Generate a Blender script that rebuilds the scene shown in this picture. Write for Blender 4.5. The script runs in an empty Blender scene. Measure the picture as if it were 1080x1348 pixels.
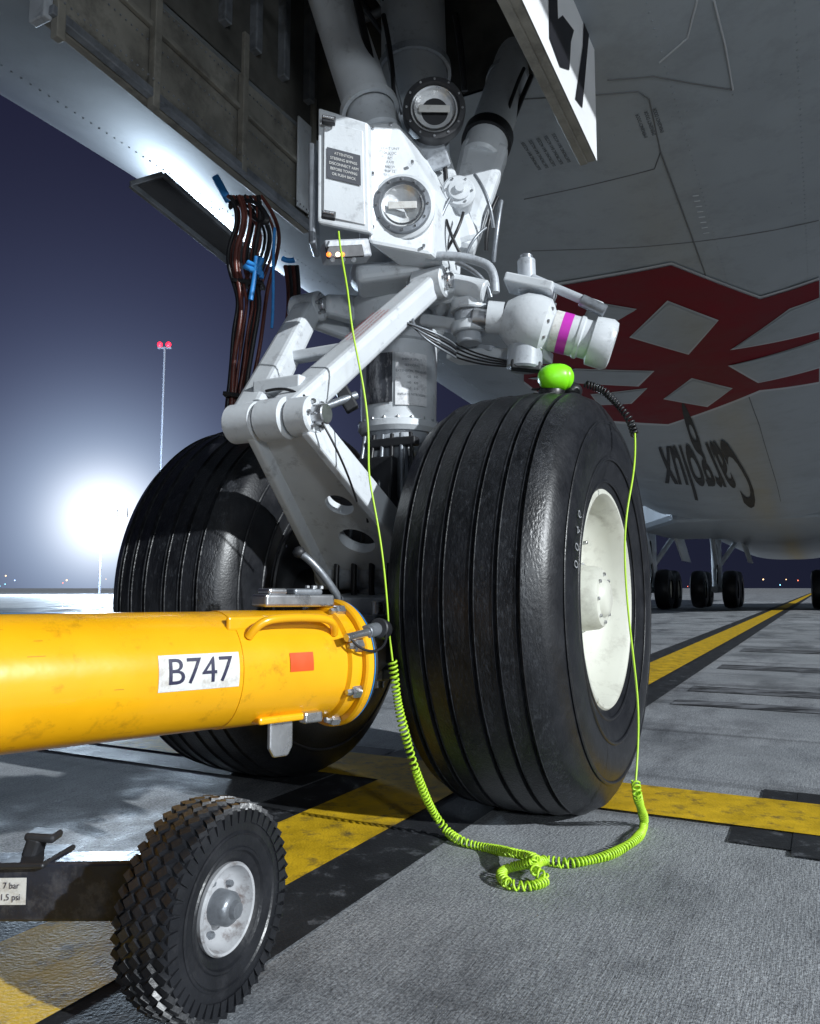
import bpy,bmesh,math,random
from mathutils import Vector,Matrix
random.seed(4)
rad=math.radians
S_,C_=math.sin(rad(5.5)),math.cos(rad(5.5))
FL=1040.0; CH=0.66
# --- pixel helpers
def ray(u,v):
    a=(u-540)/FL; b=(674-v)/FL
    return Vector((a,C_-b*S_,S_+b*C_))
def P(u,v,y):
    d=ray(u,v); return Vector((0,0,CH))+d*(y/d.y)
def G(u,v,z=0.0):
    d=ray(u,v); return Vector((0,0,CH))+d*((z-CH)/d.z)
A=Vector((0.4617,0.8870,0)); N=Vector((0.8870,-0.4617,0)); Z=Vector((0,0,1))
O=Vector((-0.04,2.73,0))
def L(f,l,z): return O-A*f+N*l+Z*z        # landing-gear frame: forward, lateral, up
def GP(a,t,z=0): return A*a+N*t+Z*z       # apron frame
# ---------------- materials
def nt(m):
    m.use_nodes=True; return m.node_tree.nodes,m.node_tree.links
def mat(name,col,rough=.45,metal=0,var=.2,scale=6,bump=.05,bscale=60,dirt=None,damt=.5,dscale=5,stretch=(1,1,1),rvar=.15,coat=0,dpos=(.5,.72),spec=.5):
    m=bpy.data.materials.new(name); n,l=nt(m); b=n['Principled BSDF']
    tc=n.new('ShaderNodeTexCoord'); mp=n.new('ShaderNodeMapping'); mp.inputs['Scale'].default_value=stretch
    l.new(tc.outputs['Object'],mp.inputs['Vector'])
    no=n.new('ShaderNodeTexNoise'); no.inputs['Scale'].default_value=scale; no.inputs['Detail'].default_value=3; no.inputs['Roughness'].default_value=.65
    l.new(mp.outputs[0],no.inputs['Vector'])
    cr=n.new('ShaderNodeValToRGB'); cr.color_ramp.elements[0].position=.3; cr.color_ramp.elements[1].position=.7
    cr.color_ramp.elements[0].color=tuple(c*(1-var) for c in col)+(1,); cr.color_ramp.elements[1].color=tuple(min(1,c*(1+var*.5)) for c in col)+(1,)
    l.new(no.outputs['Fac'],cr.inputs['Fac']); out=cr.outputs['Color']
    if dirt:
        n2=n.new('ShaderNodeTexNoise'); n2.inputs['Scale'].default_value=dscale; n2.inputs['Detail'].default_value=5; n2.inputs['Roughness'].default_value=.75
        l.new(mp.outputs[0],n2.inputs['Vector'])
        c2=n.new('ShaderNodeValToRGB'); c2.color_ramp.elements[0].position=dpos[0]; c2.color_ramp.elements[1].position=dpos[1]
        c2.color_ramp.elements[0].color=(0,0,0,1); c2.color_ramp.elements[1].color=(damt,damt,damt,1)
        l.new(n2.outputs['Fac'],c2.inputs['Fac'])
        mx=n.new('ShaderNodeMixRGB'); mx.inputs[2].default_value=tuple(dirt)+(1,)
        l.new(c2.outputs['Color'],mx.inputs[0]); l.new(out,mx.inputs[1]); out=mx.outputs[0]
    l.new(out,b.inputs['Base Color'])
    mr=n.new('ShaderNodeMapRange'); mr.inputs['To Min'].default_value=max(.05,rough-rvar); mr.inputs['To Max'].default_value=min(1,rough+rvar)
    l.new(no.outputs['Fac'],mr.inputs['Value']); l.new(mr.outputs[0],b.inputs['Roughness'])
    b.inputs['Metallic'].default_value=metal; b.inputs['Specular IOR Level'].default_value=spec
    if coat: b.inputs['Coat Weight'].default_value=coat
    if bump:
        n3=n.new('ShaderNodeTexNoise'); n3.inputs['Scale'].default_value=bscale; n3.inputs['Detail'].default_value=2
        l.new(mp.outputs[0],n3.inputs['Vector'])
        bp=n.new('ShaderNodeBump'); bp.inputs['Strength'].default_value=bump*4; bp.inputs['Distance'].default_value=.003
        l.new(n3.outputs['Fac'],bp.inputs['Height']); l.new(bp.outputs[0],b.inputs['Normal'])
    return m
def emis(name,col,s):
    m=bpy.data.materials.new(name); n,l=nt(m); b=n['Principled BSDF']
    b.inputs['Base Color'].default_value=tuple(col)+(1,); b.inputs['Emission Color'].default_value=tuple(col)+(1,); b.inputs['Emission Strength'].default_value=s
    return m
WHITE=mat('gear_white_paint',(.61,.64,.67),.36,0,.10,5,.04,90,(.10,.10,.11),.55,15,(1,1,1),.15,0,(.56,.74))
WHITE2=mat('gear_grimy_paint',(.42,.45,.49),.42,0,.25,6,.05,80,(.05,.05,.06),.7,14,(1,1,1),.15,0,(.53,.72))
GREY=mat('grey_metal',(.26,.28,.31),.38,.5,.3,10,.06,70,(.05,.05,.05),.6,12)
STEEL=mat('bare_steel',(.55,.56,.58),.28,.9,.2,12,.03,120)
DARK=mat('dark_metal',(.03,.031,.035),.5,.3,.3,10,.05,60)
BLACK=mat('black_rubber_hose',(.013,.013,.015),.4,0,.3,20,.03)
TYRE=mat('tyre_rubber',(.0125,.0135,.0165),.38,0,.5,22,.12,190,(.06,.065,.075),.55,90,(1,1,.4),.16,0,(.52,.70))
TYREW=mat('tyre_sidewall_rubber',(.011,.012,.015),.38,0,.3,14,.05,150,(.04,.04,.045),.35,24)
RIM=mat('wheel_cream_paint',(.58,.585,.52),.4,0,.08,4,.02,60,(.2,.18,.15),.45,10)
YEL=mat('tow_bar_yellow',(.82,.40,.006),.30,0,.10,4,.04,30,(.22,.09,.01),.6,11,(1,1,1),.1,.2,(.57,.74))
SKIN=mat('fuselage_skin_paint',(.30,.335,.37),.36,.1,.14,1.3,.02,30,(.17,.19,.205),.5,3.5,(1,1,1),.1)
REDP=mat('red_livery_paint',(.15,.002,.010),.55,0,.2,3,.01,30,spec=.15)
TXTP=mat('dark_livery_paint',(.012,.012,.016),.55,0,.2,3,.01,30,spec=.2)
DOORIN=mat('door_inner_skin',(.25,.24,.21),.5,.1,.4,4,.10,26,(.06,.055,.05),.7,6)
DOOROUT=mat('door_outer_white',(.78,.79,.8),.35,0,.06,3,.02,60)
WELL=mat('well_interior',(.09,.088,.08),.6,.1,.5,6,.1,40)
GLASS=mat('lamp_reflector',(.9,.93,.97),.22,.4,.2,30,.2,30)
LIME=mat('lime_plastic',(.24,.82,.01),.4,0,.1,20,0)
LIMEC=mat('lime_cable',(.46,.74,.04),.4,0,.1,20,0)
BLUE=mat('blue_tape',(.03,.25,.65),.5,0,.2,20,.05)
BROWN=mat('brown_hose',(.13,.035,.025),.35,0,.4,18,.05)
LABEL=mat('label_white',(.66,.66,.64),.5,0,.08,20,.02,60,(.3,.25,.2),.7,26)
INK=mat('label_ink',(.015,.015,.05),.5,0,.1,20,0)
ORANGE=mat('orange_sticker',(.75,.08,.01),.45,0,.1,20,0)
MAG=mat('magenta_tape',(.55,.03,.45),.45,0,.1,20,0)
REDTXT=mat('red_ink',(.5,.05,.05),.5,0,.1,20,0)
SCR=mat('scratched_paint',(.35,.15,.02),.6,0,.1,5,0)
CHALK=mat('chalk',(.30,.31,.33),.7,0,.2,30,0)
# ---------------- builders
def empty(name,loc=(0,0,0)):
    e=bpy.data.objects.new(name,None); bpy.context.scene.collection.objects.link(e); e.empty_display_size=.1; return e
def mk(name,verts,faces,m,parent=None,smooth=None,bevel=0,seg=2):
    me=bpy.data.meshes.new(name); me.from_pydata([tuple(v) for v in verts],[],faces); me.validate()
    bm=bmesh.new(); bm.from_mesh(me); bmesh.ops.recalc_face_normals(bm,faces=bm.faces); bm.to_mesh(me); bm.free()
    ob=bpy.data.objects.new(name,me); bpy.context.scene.collection.objects.link(ob); me.materials.append(m)
    if smooth is not None:
        me.polygons.foreach_set('use_smooth',[True]*len(me.polygons)); me.set_sharp_from_angle(angle=rad(smooth))
    if bevel:
        b=ob.modifiers.new('bevel','BEVEL'); b.width=bevel; b.segments=seg; b.limit_method='ANGLE'; b.angle_limit=rad(30)
    if parent: ob.parent=parent
    return ob
def basis(ax):
    ax=ax.normalized(); h=Z if abs(ax.z)<.9 else Vector((1,0,0))
    e1=ax.cross(h).normalized(); e2=ax.cross(e1).normalized(); return ax,e1,e2
def lathe_d(prof,c,ax,seg=48,closed=False):
    ax,e1,e2=basis(ax); V=[];Fc=[]
    n=len(prof)
    for i in range(seg):
        a=2*math.pi*i/seg; d=e1*math.cos(a)+e2*math.sin(a)
        for (x,r) in prof: V.append(c+ax*x+d*r)
    for i in range(seg):
        j=(i+1)%seg
        for k in range(n-1): Fc.append((i*n+k,i*n+k+1,j*n+k+1,j*n+k))
        if closed: Fc.append((i*n+n-1,i*n,j*n,j*n+n-1))
    return V,Fc
def lathe(name,prof,c,ax,m,parent=None,seg=48,sm=35,closed=False):
    V,Fc=lathe_d(prof,Vector(c),ax,seg,closed); return mk(name,V,Fc,m,parent,sm)
def cyl(name,p0,p1,r0,m,parent=None,r1=None,seg=32,ch=None):
    r1=r0 if r1 is None else r1; p0=Vector(p0);p1=Vector(p1); ax=p1-p0; h=ax.length
    ch=min(r0,r1,h)*.12 if ch is None else ch
    return lathe(name,[(0,0.0005),(0,r0-ch),(ch,r0),(h-ch,r1),(h,r1-ch),(h,.0005)],p0,ax,m,parent,seg,30)
def boxb(name,p0,p1,side,w0,t0,m,parent=None,w1=None,t1=None,bevel=.006):
    p0=Vector(p0);p1=Vector(p1);w1=w0 if w1 is None else w1;t1=t0 if t1 is None else t1
    d=(p1-p0).normalized(); s=(side-d*side.dot(d)).normalized(); t=d.cross(s)
    V=[]
    for p,w,th in((p0,w0,t0),(p1,w1,t1)):
        for a,b in((-1,-1),(1,-1),(1,1),(-1,1)): V.append(p+s*a*w/2+t*b*th/2)
    return mk(name,V,[(0,1,2,3),(4,5,6,7),(0,1,5,4),(1,2,6,5),(2,3,7,6),(3,0,4,7)],m,parent,None,bevel,3)
def prism(name,pts,ext,m,parent=None,bevel=.004):
    n=len(pts); V=[Vector(p) for p in pts]+[Vector(p)+ext for p in pts]
    Fc=[tuple(range(n)),tuple(range(n,2*n))]+[(i,(i+1)%n,n+(i+1)%n,n+i) for i in range(n)]
    return mk(name,V,Fc,m,parent,None,bevel)
def tube(name,pts,r,m,parent=None,nurbs=True,res=3):
    cu=bpy.data.curves.new(name,'CURVE'); cu.dimensions='3D'; cu.bevel_depth=r; cu.bevel_resolution=res; cu.use_fill_caps=True
    sp=cu.splines.new('NURBS' if nurbs else 'POLY'); sp.points.add(len(pts)-1)
    for i,p in enumerate(pts): sp.points[i].co=(p[0],p[1],p[2],1)
    if nurbs: sp.order_u=min(4,len(pts)); sp.use_endpoint_u=True; sp.resolution_u=8
    cu.materials.append(m); ob=bpy.data.objects.new(name,cu); bpy.context.scene.collection.objects.link(ob)
    if parent: ob.parent=parent
    return ob
def bolts(name,c,ax,R,n,r,h,m,parent,a0=0):
    ax,e1,e2=basis(ax); V=[];Fc=[]
    for i in range(n):
        a=a0+2*math.pi*i/n; p=Vector(c)+(e1*math.cos(a)+e2*math.sin(a))*R
        v,f=lathe_d([(0,.0003),(0,r),(h*.8,r),(h,r*.8),(h,.0003)],p,ax,6); o=len(V); V+=v; Fc+=[tuple(x+o for x in q) for q in f]
    return mk(name,V,Fc,m,parent)
def text_mesh(name,txt,size,fn,m,parent,cuts=2,space=1.0,bold=0):
    cu=bpy.data.curves.new(name,'FONT'); cu.body=txt; cu.size=size; cu.align_x='CENTER'; cu.align_y='CENTER'; cu.space_character=space; cu.resolution_u=4; cu.offset=bold
    t=bpy.data.objects.new(name+'_f',cu); bpy.context.scene.collection.objects.link(t)
    dg=bpy.context.evaluated_depsgraph_get(); me=bpy.data.meshes.new_from_object(t.evaluated_get(dg)); bpy.data.objects.remove(t)
    bm=bmesh.new(); bm.from_mesh(me); bmesh.ops.triangulate(bm,faces=bm.faces)
    if cuts: bmesh.ops.subdivide_edges(bm,edges=bm.edges,cuts=cuts,use_grid_fill=True)
    for v in bm.verts: v.co=fn(v.co.x,v.co.y)
    bm.to_mesh(me); bm.free(); me.materials.clear(); me.materials.append(m); me.name=name
    ob=bpy.data.objects.new(name,me); bpy.context.scene.collection.objects.link(ob); ob.parent=parent; return ob

# ================= GROUND
gm=bpy.data.materials.new('apron_concrete'); n,l=nt(gm); b=n['Principled BSDF']; b.inputs['Specular IOR Level'].default_value=.35
tc=n.new('ShaderNodeTexCoord'); mp=n.new('ShaderNodeMapping'); mp.inputs['Rotation'].default_value=(0,0,rad(27.5)); l.new(tc.outputs['Object'],mp.inputs[0])
def noise(sc,det=4,rg=.6,stretch=None):
    x=n.new('ShaderNodeTexNoise'); x.inputs['Scale'].default_value=sc; x.inputs['Detail'].default_value=det; x.inputs['Roughness'].default_value=rg
    if stretch:
        q=n.new('ShaderNodeMapping'); q.inputs['Scale'].default_value=stretch; l.new(mp.outputs[0],q.inputs[0]); l.new(q.outputs[0],x.inputs['Vector'])
    else: l.new(mp.outputs[0],x.inputs['Vector'])
    return x.outputs['Fac']
def ramp(src,p0,c0,p1,c1):
    r=n.new('ShaderNodeValToRGB'); r.color_ramp.elements[0].position=p0; r.color_ramp.elements[1].position=p1
    r.color_ramp.elements[0].color=c0+(1,); r.color_ramp.elements[1].color=c1+(1,); l.new(src,r.inputs[0]); return r.outputs[0]
def mixn(f,a,bb,t='MIX'):
    x=n.new('ShaderNodeMixRGB'); x.blend_type=t
    if isinstance(f,float): x.inputs[0].default_value=f
    else: l.new(f,x.inputs[0])
    l.new(a,x.inputs[1])
    if isinstance(bb,tuple): x.inputs[2].default_value=bb+(1,)
    else: l.new(bb,x.inputs[2])
    return x.outputs[0]
c1=ramp(noise(1.2,5),.3,(.38,.405,.43),.7,(.57,.595,.62))
c2=mixn(.9,c1,ramp(noise(150,3,.75),.36,(.3,.3,.32),.6,(1,1,1)),'MULTIPLY')
c2=mixn(.55,c2,ramp(noise(40,4,.7,(5,.35,1)),.38,(.45,.45,.47),.6,(1,1,1)),'MULTIPLY')
c3=mixn(.85,c2,ramp(noise(1.9,6,.7,(1,.35,1)),.48,(1,1,1),.70,(.25,.25,.27)),'MULTIPLY')
c4=mixn(.6,c3,ramp(noise(1.0,4,.7,(.07,1.6,1)),.55,(1,1,1),.66,(.12,.12,.13)),'MULTIPLY')
bk=n.new('ShaderNodeTexBrick'); bk.offset=0; bk.inputs['Scale'].default_value=1; bk.inputs['Brick Width'].default_value=6; bk.inputs['Row Height'].default_value=5
bk.inputs['Mortar Size'].default_value=.012; bk.inputs['Color1'].default_value=(1,1,1,1); bk.inputs['Color2'].default_value=(.86,.86,.86,1); bk.inputs['Mortar'].default_value=(.15,.15,.15,1)
mq=n.new('ShaderNodeMapping'); mq.inputs['Location'].default_value=(1.3,-.55,0); l.new(mp.outputs[0],mq.inputs[0]); l.new(mq.outputs[0],bk.inputs[0])
c5=mixn(1.0,c4,bk.outputs[0],'MULTIPLY'); l.new(c5,b.inputs['Base Color'])
rr=n.new('ShaderNodeMapRange'); rr.inputs['From Min'].default_value=.38; rr.inputs['From Max'].default_value=.55; rr.inputs['To Min'].default_value=.33; rr.inputs['To Max'].default_value=.85; l.new(noise(.9,5,.65),rr.inputs[0]); l.new(rr.outputs[0],b.inputs['Roughness'])
bp=n.new('ShaderNodeBump'); bp.inputs['Strength'].default_value=.6; bp.inputs['Distance'].default_value=.004; l.new(noise(160,3,.7),bp.inputs['Height'])
bp2=n.new('ShaderNodeBump'); bp2.inputs['Strength'].default_value=.3; bp2.inputs['Distance'].default_value=.004; l.new(noise(60,2,.5,(6,.4,1)),bp2.inputs['Height']); l.new(bp.outputs[0],bp2.inputs['Normal']); l.new(bp2.outputs[0],b.inputs['Normal'])
mk('ground',[(-1500,-600,0),(1500,-600,0),(1500,2500,0),(-1500,2500,0)],[(0,1,2,3)],gm)
YP=mat('yellow_marking_paint',(.66,.42,.015),.6,0,.3,9,.12,150,(.07,.06,.04),.85,14,(1,1,1),.15,0,(.52,.70),.25); BP=mat('black_marking_paint',(.024,.026,.03),.6,0,.3,6,.12,150,(.16,.17,.19),.7,12,(1,1,1),.15,0,(.56,.7),.3)
SK=mat('tyre_skid_rubber',(.035,.036,.04),.6,0,.3,6,.12,150,(.22,.23,.25),.95,3,(1,3,1),.15,0,(.42,.6),.3)
def strip(name,a0,a1,t0,t1,z,m,parent):
    return mk(name,[GP(a0,t0,z),GP(a0,t1,z),GP(a1,t1,z),GP(a1,t0,z)],[(0,1,2,3)],m,parent)
mkp=empty('taxi_line_marking')
strip('yellow_centre_line',-6,120,-1.38,-1.08,.008,YP,mkp)
strip('black_border_line',-6,120,-1.56,-.9,.004,BP,mkp)
mk2=empty('stop_line_marking')
strip('yellow_cross_line_a',2.42,2.76,-12,-1.381,.008,YP,mk2)
strip('yellow_cross_line_b',2.42,2.76,-1.079,12,.008,YP,mk2)
strip('black_cross_border_a',2.24,2.9,-12,-1.57,.004,BP,mk2)
strip('black_cross_border_b',2.27,2.42,-.25,.25,.004,BP,mk2)
strip('black_cross_border_c',2.22,2.9,-.1,.02,.0055,BP,mk2)
strip('black_cross_border_d',2.76,2.9,-.2,12,.0045,BP,mk2)
mk3=empty('tyre_marks')
for a0,w_,t0,t1 in((4.75,.22,-.8,5),(5.4,.30,-.8,4.2),(7.0,.4,-.8,8),(9,.5,-.8,9)): strip('tyre_mark',a0,a0+w_,t0,t1,.004,SK,mk3)

# ================= TYRES / WHEELS
GEAR=empty('nose_landing_gear')
def wheel(lat,outer):
    par=empty('nose_wheel'); par.parent=GEAR
    c=L(0,lat,.63)
    pr=[(-.205,.31),(-.215,.33),(-.236,.38),(-.25,.45),(-.248,.50),(-.235,.55),(-.22,.58),(-.205,.600)]
    gx=[-.155,-.10,-.04,.04,.10,.155]
    def rr_(x): return .635-.022*(abs(x)/.2)**2.2
    for g in gx:
        for dx,dr in((-.0075,-.001),(-.0065,0.0015),(-.0045,-.012),(.0045,-.012),(.0065,0.0015),(.0075,-.001)): pr.append((g+dx,rr_(g)+dr))
    pr+=[(.205,.600),(.22,.58),(.235,.55),(.248,.50),(.25,.45),(.236,.38),(.215,.33),(.205,.31)]
    V,Fc=lathe_d(pr,c,N,128)
    V=[Vector((v.x,v.y,max(v.z,.001))) for v in V]
    t=mk('tyre',V,Fc,TYRE,par,28)
    t.data.materials.append(TYREW)
    for i,p in enumerate(t.data.polygons):
        cc=(p.center-c).dot(N)
        if abs(cc)>.2: p.material_index=1
    for sg in(1,-1):
        for rr2 in(.355,.42,.53):
            xr={.355:.227,.42:.2465,.53:.2425}[rr2]
            lathe('sidewall_rib',[(sg*xr,rr2-.006),(sg*(xr+.003),rr2-.003),(sg*(xr+.003),rr2+.003),(sg*xr,rr2+.006)],c,N,TYREW,par,96,60)
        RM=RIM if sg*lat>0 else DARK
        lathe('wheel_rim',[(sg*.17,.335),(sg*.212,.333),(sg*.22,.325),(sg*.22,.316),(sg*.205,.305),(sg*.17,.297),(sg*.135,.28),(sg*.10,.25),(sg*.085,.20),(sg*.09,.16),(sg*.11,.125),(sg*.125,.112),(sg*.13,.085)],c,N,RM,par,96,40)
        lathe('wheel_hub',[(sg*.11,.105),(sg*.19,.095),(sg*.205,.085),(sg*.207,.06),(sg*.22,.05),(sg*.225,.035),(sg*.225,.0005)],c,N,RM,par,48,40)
        bolts('rim_bolts',c+N*sg*.085,N*sg,.21,12,.010,.014,STEEL,par)
        bolts('hub_bolts',c+N*sg*.205,N*sg,.072,8,.006,.008,STEEL,par)
        cyl('rim_valve',c+N*sg*.095+Z*.16,c+N*sg*.16+Z*.17,.006,STEEL,par)
    if outer:
        ra=.475; fdir=(A*-1)
        def fn(x,y):
            a=rad(19)+x/ra; r=ra-y
            return c+N*.2535+(fdir*(math.cos(a))+Z*math.sin(a))*r
        text_mesh('chalk_number','0046',.045,fn,CHALK,par,0,2.0,-.0006)
wheel(.5,True); wheel(-.5,False)
g=GEAR
lathe('axle_beam',[(-.45,.0005),(-.45,.07),(-.15,.075),(-.12,.12),(.12,.12),(.15,.075),(.45,.07),(.45,.0005)],L(0,0,.63),N,DARK,g)
lathe('strut_piston',[(.45,.14),(.6,.15),(.74,.14),(.76,.115),(1.24,.115)],L(0,0,0),Z,WHITE2,g)
lathe('strut_sleeve',[(1.19,.10),(1.19,.13),(1.205,.142),(1.225,.142),(1.23,.132),(1.50,.136),(1.505,.148),(1.53,.148),(1.535,.136),(1.56,.136),(1.57,.165),(1.66,.17),(1.67,.15),(1.72,.145),(1.74,.17),(1.765,.175),(1.79,.17),(1.8,.14),(2.0,.145),(2.05,.13)],L(0,0,0),Z,WHITE,g,64)
def wrap(name,r,a0,a1,z0,z1,m,cx=L(0,0,0)):
    V=[];Fc=[];k=14
    for i in range(k+1):
        a=rad(a0+(a1-a0)*i/k); d=Vector((math.sin(a),math.cos(a),0))
        V+= [cx+d*r+Z*z0,cx+d*r+Z*z1]
    for i in range(k): Fc.append((2*i,2*i+1,2*i+3,2*i+2))
    return mk(name,V,Fc,m,g,40)
SCUFF=mat('scuffed_placard',(.08,.085,.10),.4,.4,.6,22,.05,60,(.6,.6,.62),.8,25,(1,1,.3))
LBL2=mat('strut_label',(.78,.79,.81),.4,0,.15,22,.05,60,(.25,.25,.27),.6,35)
wrap('sleeve_placard',.139,188,232,1.28,1.45,SCUFF)
wrap('sleeve_label',.139,136,184,1.27,1.45,LBL2)
def wt(x,y):
    a=rad(160)-x/.14; return L(0,0,0)+Vector((math.sin(a),math.cos(a),0))*.1405+Z*(1.36+y)
for i in range(7): text_mesh('sleeve_label_text',['SHOCK STRUT','SERVICING','EXTENSION  PRESSURE','120   340','140   420','160   510','INFLATE NITROGEN'][i],.011,lambda x,y,i=i:wt(x,y+.066-.02*i),GREY,g,0)
bolts('collar_bolts',L(0,0,1.79),Z,.157,16,.008,.012,STEEL,g)
bolts('sleeve_bolts',L(0,0,1.228),Z,.136,18,.005,.008,STEEL,g)
boxb('tow_fitting_block',L(.05,0,.5),L(.34,0,.5),N,.2,.14,DARK,g)
boxb('tow_fitting_lug',L(.05,.0,.62),L(.28,.0,.60),N,.26,.06,WHITE2,g)
for z in(.86,.98,1.10): lathe('piston_band',[(z,.1155),(z,.125),(z+.02,.125),(z+.02,.1155)],L(0,0,0),Z,WHITE,g)
boxb('piston_bracket',L(.12,.05,.95),L(.12,.05,1.16),N,.09,.03,GREY,g)
boxb('piston_bracket_dark',L(.13,-.04,1.14),L(.13,.14,1.14),Z,.03,.04,DARK,g)
boxb('hole_dark_backing',L(.155,-.03,.76),L(.155,-.03,1.09),N,.20,.04,DARK,g)  # dark block added behind the lower link holes so they look shaded
for i in range(6):
    tube('piston_hose',[L(.13,-.06+.035*i,1.17),L(.18,-.05+.04*i,1.02),L(.19,-.08+.05*i,.88),L(.16,-.1+.05*i,.74)],.007,BLACK if i%2 else GREY,g)
# torque links
KF,KZ=.70,1.115
kn=L(KF,0,KZ)
cyl('knee_pin',kn-N*.165,kn+N*.165,.028,STEEL,g)
cyl('knee_barrel_left',kn-N*.15,kn-N*.05,.055,WHITE,g)
cyl('knee_barrel_mid',kn-N*.045,kn+N*.05,.058,WHITE,g)
cyl('knee_barrel_right',kn+N*.055,kn+N*.13,.052,WHITE,g)
bolts('knee_bolts',kn+N*.13,N,.038,6,.007,.01,STEEL,g)
for sg,kl in((1,.03),(-1,-.09)):
    top=L(.22,sg*.235,1.62)
    boxb('upper_torque_link_arm',top,L(KF,kl,KZ+.01),N,.085,.075,WHITE,g,.10,.085,.02)
    cyl('upper_link_barrel',top-N*.055,top+N*.055,.05,WHITE,g)
    cyl('upper_link_pin',top-N*.075,top+N*.075,.026,STEEL,g)
    bolts('upper_link_bolts',top+N*.056,N,.036,6,.006,.008,STEEL,g)
    boxb('collar_lug',L(.04,sg*.10,1.64),L(.22,sg*.17,1.62),Z,.11,.06,WHITE,g,.07,.05,.015)
    boxb('collar_lug_outer',L(.02,sg*.16,1.60),L(.22,sg*.30,1.62),Z,.12,.05,WHITE,g,.07,.04,.015)
boxb('upper_link_cross_web',L(.45,-.13,1.37),L(.45,.12,1.37),A,.05,.03,WHITE,g)
boxb('upper_link_web_low',L(.60,-.10,1.22),L(.60,.06,1.22),A,.16,.04,WHITE,g)
top=L(.22,.235,1.62); bot=L(KF,.03,KZ+.01); dd=(bot-top).normalized(); sd=(N-dd*N.dot(dd)).normalized(); nn=dd.cross(sd)
if nn.y>0: nn=-nn
ctr=top+(bot-top)*.45
for i in range(4):
    text_mesh('link_warning_text',['CAUTION CHECK OLEO PRESSURE','BEFORE CONNECTING TOW BAR','DO NOT EXCEED TOWING LIMITS','SEE MAINTENANCE MANUAL'][i],.011,lambda x,y,i=i:ctr-dd*x+sd*(y+.024-.016*i)+nn*.0442,REDTXT,g,0)
bl=L(.13,-.19,.70); br=L(.13,.19,.70); kl_=L(KF,-.06,KZ-.02); kr=L(KF,.10,KZ-.02)
plate=prism('lower_torque_link_plate',[kl_,kr,br,bl],(kr-kl_).cross(bl-kl_).normalized()*.035,WHITE,g,0)
dn=((br+bl)/2-(kr+kl_)/2); nrm=N.cross(dn).normalized()
cuts=[]
for q,r,lt in((.48,.045,.02),(.73,.060,.0)):
    c=(kr+kl_)/2+dn*q+N*lt
    bm=bmesh.new(); bmesh.ops.create_cone(bm,cap_ends=True,segments=40,radius1=r,radius2=r,depth=.4,matrix=Matrix.Translation(c)@nrm.to_track_quat('Z','Y').to_matrix().to_4x4())
    me=bpy.data.meshes.new('cutter'); bm.to_mesh(me); bm.free(); o=bpy.data.objects.new('cutter',me); bpy.context.scene.collection.objects.link(o); cuts.append((o,c,r))
    md=plate.modifiers.new('hole','BOOLEAN'); md.object=o; md.operation='DIFFERENCE'; md.solver='EXACT'
bpy.context.view_layer.update()
dg=bpy.context.evaluated_depsgraph_get(); nm=bpy.data.meshes.new_from_object(plate.evaluated_get(dg)); plate.modifiers.clear(); plate.data=nm
for o,c,r in cuts: bpy.data.objects.remove(o)
boxb('lower_link_flange_right',kr+N*.01,br+N*.012,nrm,.085,.03,WHITE,g,.10,.03,.008)
boxb('lower_link_flange_left',kl_-N*.01,bl-N*.012,nrm,.075,.03,WHITE,g,.09,.03,.008)
cyl('lower_link_pin',L(.12,-.24,.70),L(.12,.24,.70),.045,WHITE2,g)
tube('link_lube_line',[kr+Vector((0,-.03,.06)),kr+dn*.2+Vector((.02,-.05,.08)),kr+dn*.5+Vector((.02,-.05,.06)),kr+dn*.6],.004,BLACK,g)
tube('link_bonding_wire',[P(400,520,2.05),P(430,560,2.0),P(455,610,2.05),P(470,660,2.15)],.003,BLACK,g)
tube('link_hydraulic_line',[P(350,515,2.1),P(385,505,2.08),P(410,520,2.08),P(405,560,2.05)],.004,BLACK,g)
boxb('proximity_sensor',P(445,505,2.25),P(465,540,2.25),Vector((1,0,0)),.04,.04,DARK,g)
cyl('sensor_body',P(415,540,2.2),P(470,520,2.25),.012,GREY,g)
# upper castings
cyl('shock_strut_upper',P(548,215,2.78),P(542,-80,2.95),.125,WHITE,g)
lathe('upper_strut_band',[(0,.127),(0,.14),(.03,.14),(.03,.127)],P(546,100,2.84),P(542,-80,2.95)-P(548,215,2.78),WHITE2,g)
cyl('drag_brace_left',P(500,185,2.5),P(418,-60,2.75),.085,WHITE,g)
lathe('brace_clamp',[(0,.086),(0,.1),(.025,.1),(.025,.086)],P(488,150,2.52),P(418,-60,2.75)-P(500,185,2.5),WHITE,g)
cyl('side_brace_upper',P(632,215,2.68),P(700,15,3.1),.078,WHITE,g)
lathe('side_brace_clamp',[(0,.079),(0,.092),(.05,.092),(.05,.079)],P(640,190,2.73),P(700,15,3.1)-P(632,215,2.68),DARK,g)
lathe('side_brace_clamp2',[(0,.079),(0,.086),(.03,.086),(.03,.079)],P(668,110,2.9),P(700,15,3.1)-P(632,215,2.68),WHITE2,g)
boxb('side_brace_fitting',P(640,195,2.7),P(600,335,2.55),Vector((1,0,0)),.17,.10,WHITE,g,.12,.10,.03)
boxb('knuckle_casting',P(560,215,2.62),P(612,330,2.55),Vector((1,0,0)),.16,.14,WHITE,g,.10,.12,.03)
kk=P(604,252,2.44)
dv=Vector((.05,-1,.0)).normalized()
lathe('knuckle_boss',[(-.09,.0005),(-.09,.055),(0,.055),(.008,.048),(.008,.036),(.016,.034),(.018,.016),(.03,.014),(.03,.0005)],kk,dv,WHITE,g,32)
bolts('knuckle_bolts',kk+dv*.008,dv,.042,6,.004,.006,STEEL,g)
boxb('yoke_top',P(480,338,2.6),P(600,352,2.6),Z,.05,.25,WHITE,g,.05,.22,.02)
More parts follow.
